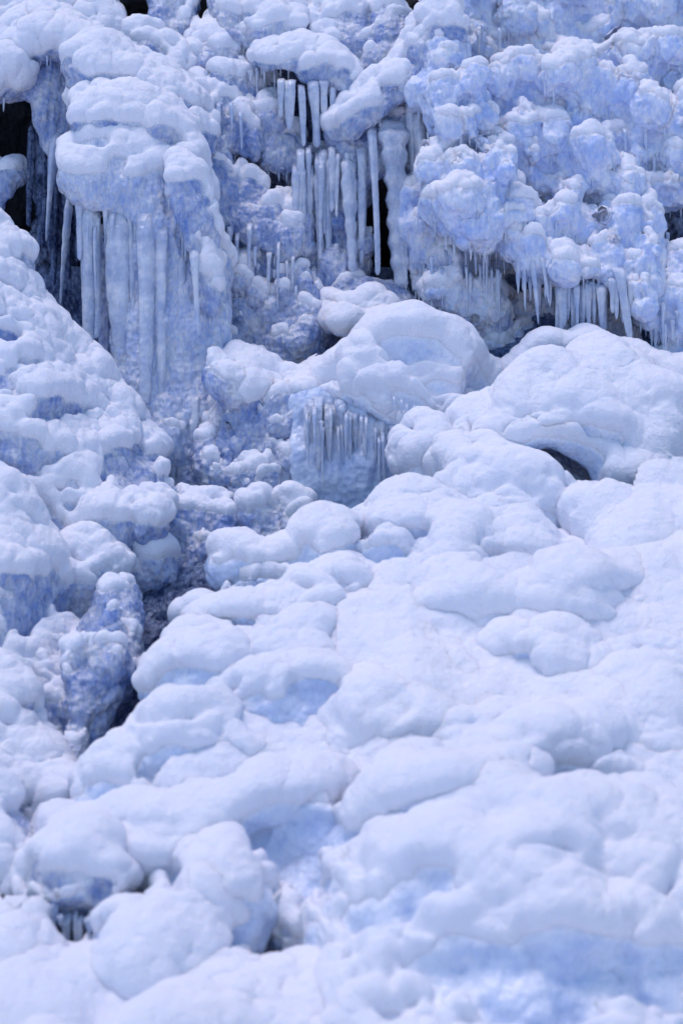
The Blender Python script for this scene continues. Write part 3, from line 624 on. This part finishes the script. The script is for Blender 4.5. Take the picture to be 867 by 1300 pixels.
big_icicle(496, 135, 505, 366, 36, 12.95, 'heavy icicle with a lump halfway dividing the tall dark gap', blunt=.42, rib=.13)
big_icicle(511, 300, 514, 368, 13, 12.93, 'short spike beside the foot of the heavy gap icicle', blunt=.1)
big_icicle(470, 135, 476, 350, 12, 12.9, 'straight slim icicle left of the heavy gap icicle', blunt=.45)
big_icicle(441, 180, 446, 345, 20, 12.98, 'knobby icicle column left of the tall dark gap', blunt=.5, rib=.13)
big_icicle(458, 160, 459, 335, 14, 13.02, 'frosted icicle between the knobby column and the slim icicle', blunt=.45)
big_icicle(531, 110, 541, 320, 22, 12.98, 'fused icicle bounding the tall dark gap on its far side', blunt=.45)
big_icicle(520, 100, 526, 260, 12, 13.0, 'thin drip above the widest part of the dark gap', blunt=.3)
big_icicle(688, 596, 688, 657, 8, 11.15, 'lone glassy icicle at the lip of the shadowed hollow', blunt=.15)
# ---------------------------------------------------------------- rows of smaller icicles
def cluster(x, y, d, label, group='rows of small icicles'):
    return empty('icicle_row', P(x, y, d), label, 'icicles', group)
c = cluster(390, 100, 13.1, 'short row of thick icicles under the curved snow brow')
for a in [(369, 92, 369, 164, 15), (381, 95, 386, 186, 10), (397, 88, 402, 187, 14), (411, 95, 413, 150, 12), (436, 98, 437, 139, 8), (357, 92, 356, 150, 10), (422, 100, 424, 165, 9)]:
    icicle(*a, 13.12, c, blunt=.55)
c = cluster(285, 120, 13.1, 'few thin drips below the white ledge dipping right')
for a in [(278, 122, 278, 178, 8), (293, 125, 294, 165, 7), (262, 128, 262, 165, 6), (305, 135, 306, 190, 6)]: icicle(*a, 13.08, c, blunt=.4)
c = cluster(600, 275, 12.6, 'beard of thin icicles under the bulging rime head')
fringe(c, [(560, 268), (600, 275), (655, 268)], 26, 25, 60, 4, 8, 12.55, blunt=.15)
icicle(598, 268, 597, 332, 9, 12.5, c); icicle(641, 265, 642, 302, 8, 12.5, c); icicle(630, 400-60, 632, 400, 7, 12.7, c)
c = cluster(690, 320, 12.5, 'pair of combs of icicles under the sugary rime crown')
fringe(c, [(655, 315), (700, 322)], 9, 60, 95, 6, 9, 12.5, blunt=.2)
icicle(673, 312, 683, 412, 10, 12.46, c); icicle(686, 315, 698, 386, 10, 12.46, c)
c = cluster(750, 350, 12.5, 'widest row of long white icicles touching the snow dome')
fringe(c, [(705, 350), (740, 352), (770, 352)], 15, 75, 100, 8, 13, 12.5, blunt=.35)
fringe(c, [(775, 345), (800, 350)], 5, 60, 90, 8, 12, 12.46, blunt=.4)
icicle(783, 325, 798, 432, 14, 12.42, c, blunt=.45)
c = cluster(690, 210, 13.0, 'thin drips hanging around the small dark hole in the rime')
fringe(c, [(655, 235), (690, 240)], 9, 25, 50, 4, 7, 13.0); fringe(c, [(640, 110), (700, 100)], 4, 20, 45, 4, 6, 13.2)
c = cluster(840, 390, 12.5, 'drips under the rounded rime lobe at the edge')
fringe(c, [(820, 400), (880, 405)], 8, 30, 60, 6, 9, 12.5)
c = cluster(610, 380, 12.8, 'ragged drips along the hem of the rime skirt')
fringe(c, [(550, 380), (590, 400), (640, 370)], 16, 25, 55, 5, 8, 12.75)
c = cluster(600, 60, 13.2, 'faint drips in the smooth rime near the top')
fringe(c, [(575, 20), (600, 30), (640, 30)], 5, 30, 60, 5, 7, 13.4)
c = cluster(440, 520, 11.95, 'fine curtain of slim icicles below the centre dome')
fringe(c, [(388, 500), (420, 502), (460, 512), (505, 530)], 30, 90, 165, 6, 15, 11.98, blunt=.3, jy=9)
fringe(c, [(385, 520), (430, 525), (520, 540)], 20, 40, 130, 4, 7, 11.9, blunt=.15, jy=12)
c = cluster(550, 480, 11.8, 'short fine icicles under the shoulder of the centre dome')
fringe(c, [(500, 500), (540, 520), (585, 515)], 14, 18, 50, 4, 6, 11.88, blunt=.3)
c = cluster(240, 300, 12.35, 'fused columns running down the broad pale curtain')
fringe(c, [(212, 290), (240, 300), (268, 340)], 14, 160, 360, 9, 20, 12.46, blunt=.4, jy=25)
c = cluster(100, 1165, 8.6, 'stubby icicles inside the dark pocket at bottom left')
fringe(c, [(62, 1150), (100, 1155), (142, 1150)], 13, 30, 80, 6, 15, 8.70, jy=10, blunt=.3)
c = cluster(180, 560, 11.5, 'thin drips along the lower flank of the left ridge')
fringe(c, [(150, 640), (205, 620)], 7, 40, 80, 5, 9, 11.5)
c = cluster(60, 200, 13.4, 'ribbons of ice running down the rock by the left hollow')
fringe(c, [(40, 130), (90, 200), (100, 230)], 14, 120, 230, 8, 14, 13.35, mat='dark', blunt=.5)
c = cluster(410, 250, 13.0, 'slender glassy columns between the knobs left of the tall gap')
fringe(c, [(375, 190), (410, 185), (450, 190)], 20, 60, 230, 7, 13, 13.05, blunt=.5, rib=.1, jy=20)
c = cluster(150, 230, 12.5, 'slim ribs of ice fused across the face of the icicle prow')
for a in [(100, 215, 99, 330, 12), (122, 235, 120, 430, 11), (140, 225, 146, 360, 14), (165, 225, 166, 440, 13), (176, 230, 170, 380, 9), (198, 230, 196, 470, 14), (216, 235, 214, 520, 15), (228, 250, 226, 500, 13), (240, 270, 240, 540, 15), (252, 290, 254, 470, 12), (263, 310, 264, 500, 12)]:
    icicle(*a, 12.5, c, d1=12.4, blunt=.4)
c = cluster(240, 480, 12.3, 'crystal clear fused columns filling the corner beside the left ridge')
fringe(c, [(205, 440), (240, 420), (278, 470)], 26, 90, 250, 5, 14, 12.43, blunt=.35, rib=.1, jy=45)
c = cluster(240, 560, 12.2, 'frosted slender columns under the curtain reaching the ravine head')
fringe(c, [(200, 520), (240, 500), (282, 520)], 22, 90, 200, 6, 14, 12.3, blunt=.45, rib=.1, jy=40)
c = cluster(180, 240, 12.45, 'hair thin icicles between the thick prow icicles')
fringe(c, [(98, 250), (150, 262), (200, 270), (240, 300)], 22, 40, 190, 4, 8, 12.44, blunt=.1, jy=10)
c = cluster(190, 150, 12.7, 'few fine drips under the upper pillows of the prow')
fringe(c, [(105, 165), (150, 168), (200, 185)], 9, 12, 40, 3, 6, 12.55, blunt=.1)
c = cluster(300, 60, 13.3, 'fine drips between the snowy bosses near the top edge')
fringe(c, [(205, 60), (240, 90), (300, 95), (370, 60), (470, 80)], 26, 20, 60, 4, 7, 13.3, blunt=.2, jy=8)
c = cluster(320, 330, 12.9, 'scattered drips over the fist sized frosty knobs')
fringe(c, [(275, 300), (310, 320), (350, 330), (385, 360)], 18, 20, 70, 4, 8, 12.85, blunt=.3, jy=50)
c = cluster(740, 180, 12.9, 'loose veil of drips across the face of the largest white rime cloud')
fringe(c, [(640, 180), (700, 190), (790, 180), (860, 190)], 34, 25, 70, 4, 7, 12.93, blunt=.1, jy=45)
c = cluster(760, 290, 12.9, 'drips between the largest rime cloud and the sugary crown')
fringe(c, [(680, 262), (740, 262), (850, 280)], 22, 20, 60, 4, 7, 12.85, blunt=.1, jy=14)
c = cluster(590, 340, 12.7, 'long hanging fringe over the ragged rime skirt')
fringe(c, [(545, 330), (590, 320), (640, 330)], 22, 40, 100, 4, 8, 12.68, blunt=.12, jy=22)
c = cluster(850, 350, 12.7, 'hanging fringe beside the rounded lobe at the edge')
fringe(c, [(810, 370), (867, 380)], 9, 30, 80, 5, 8, 12.5, blunt=.12, jy=14)
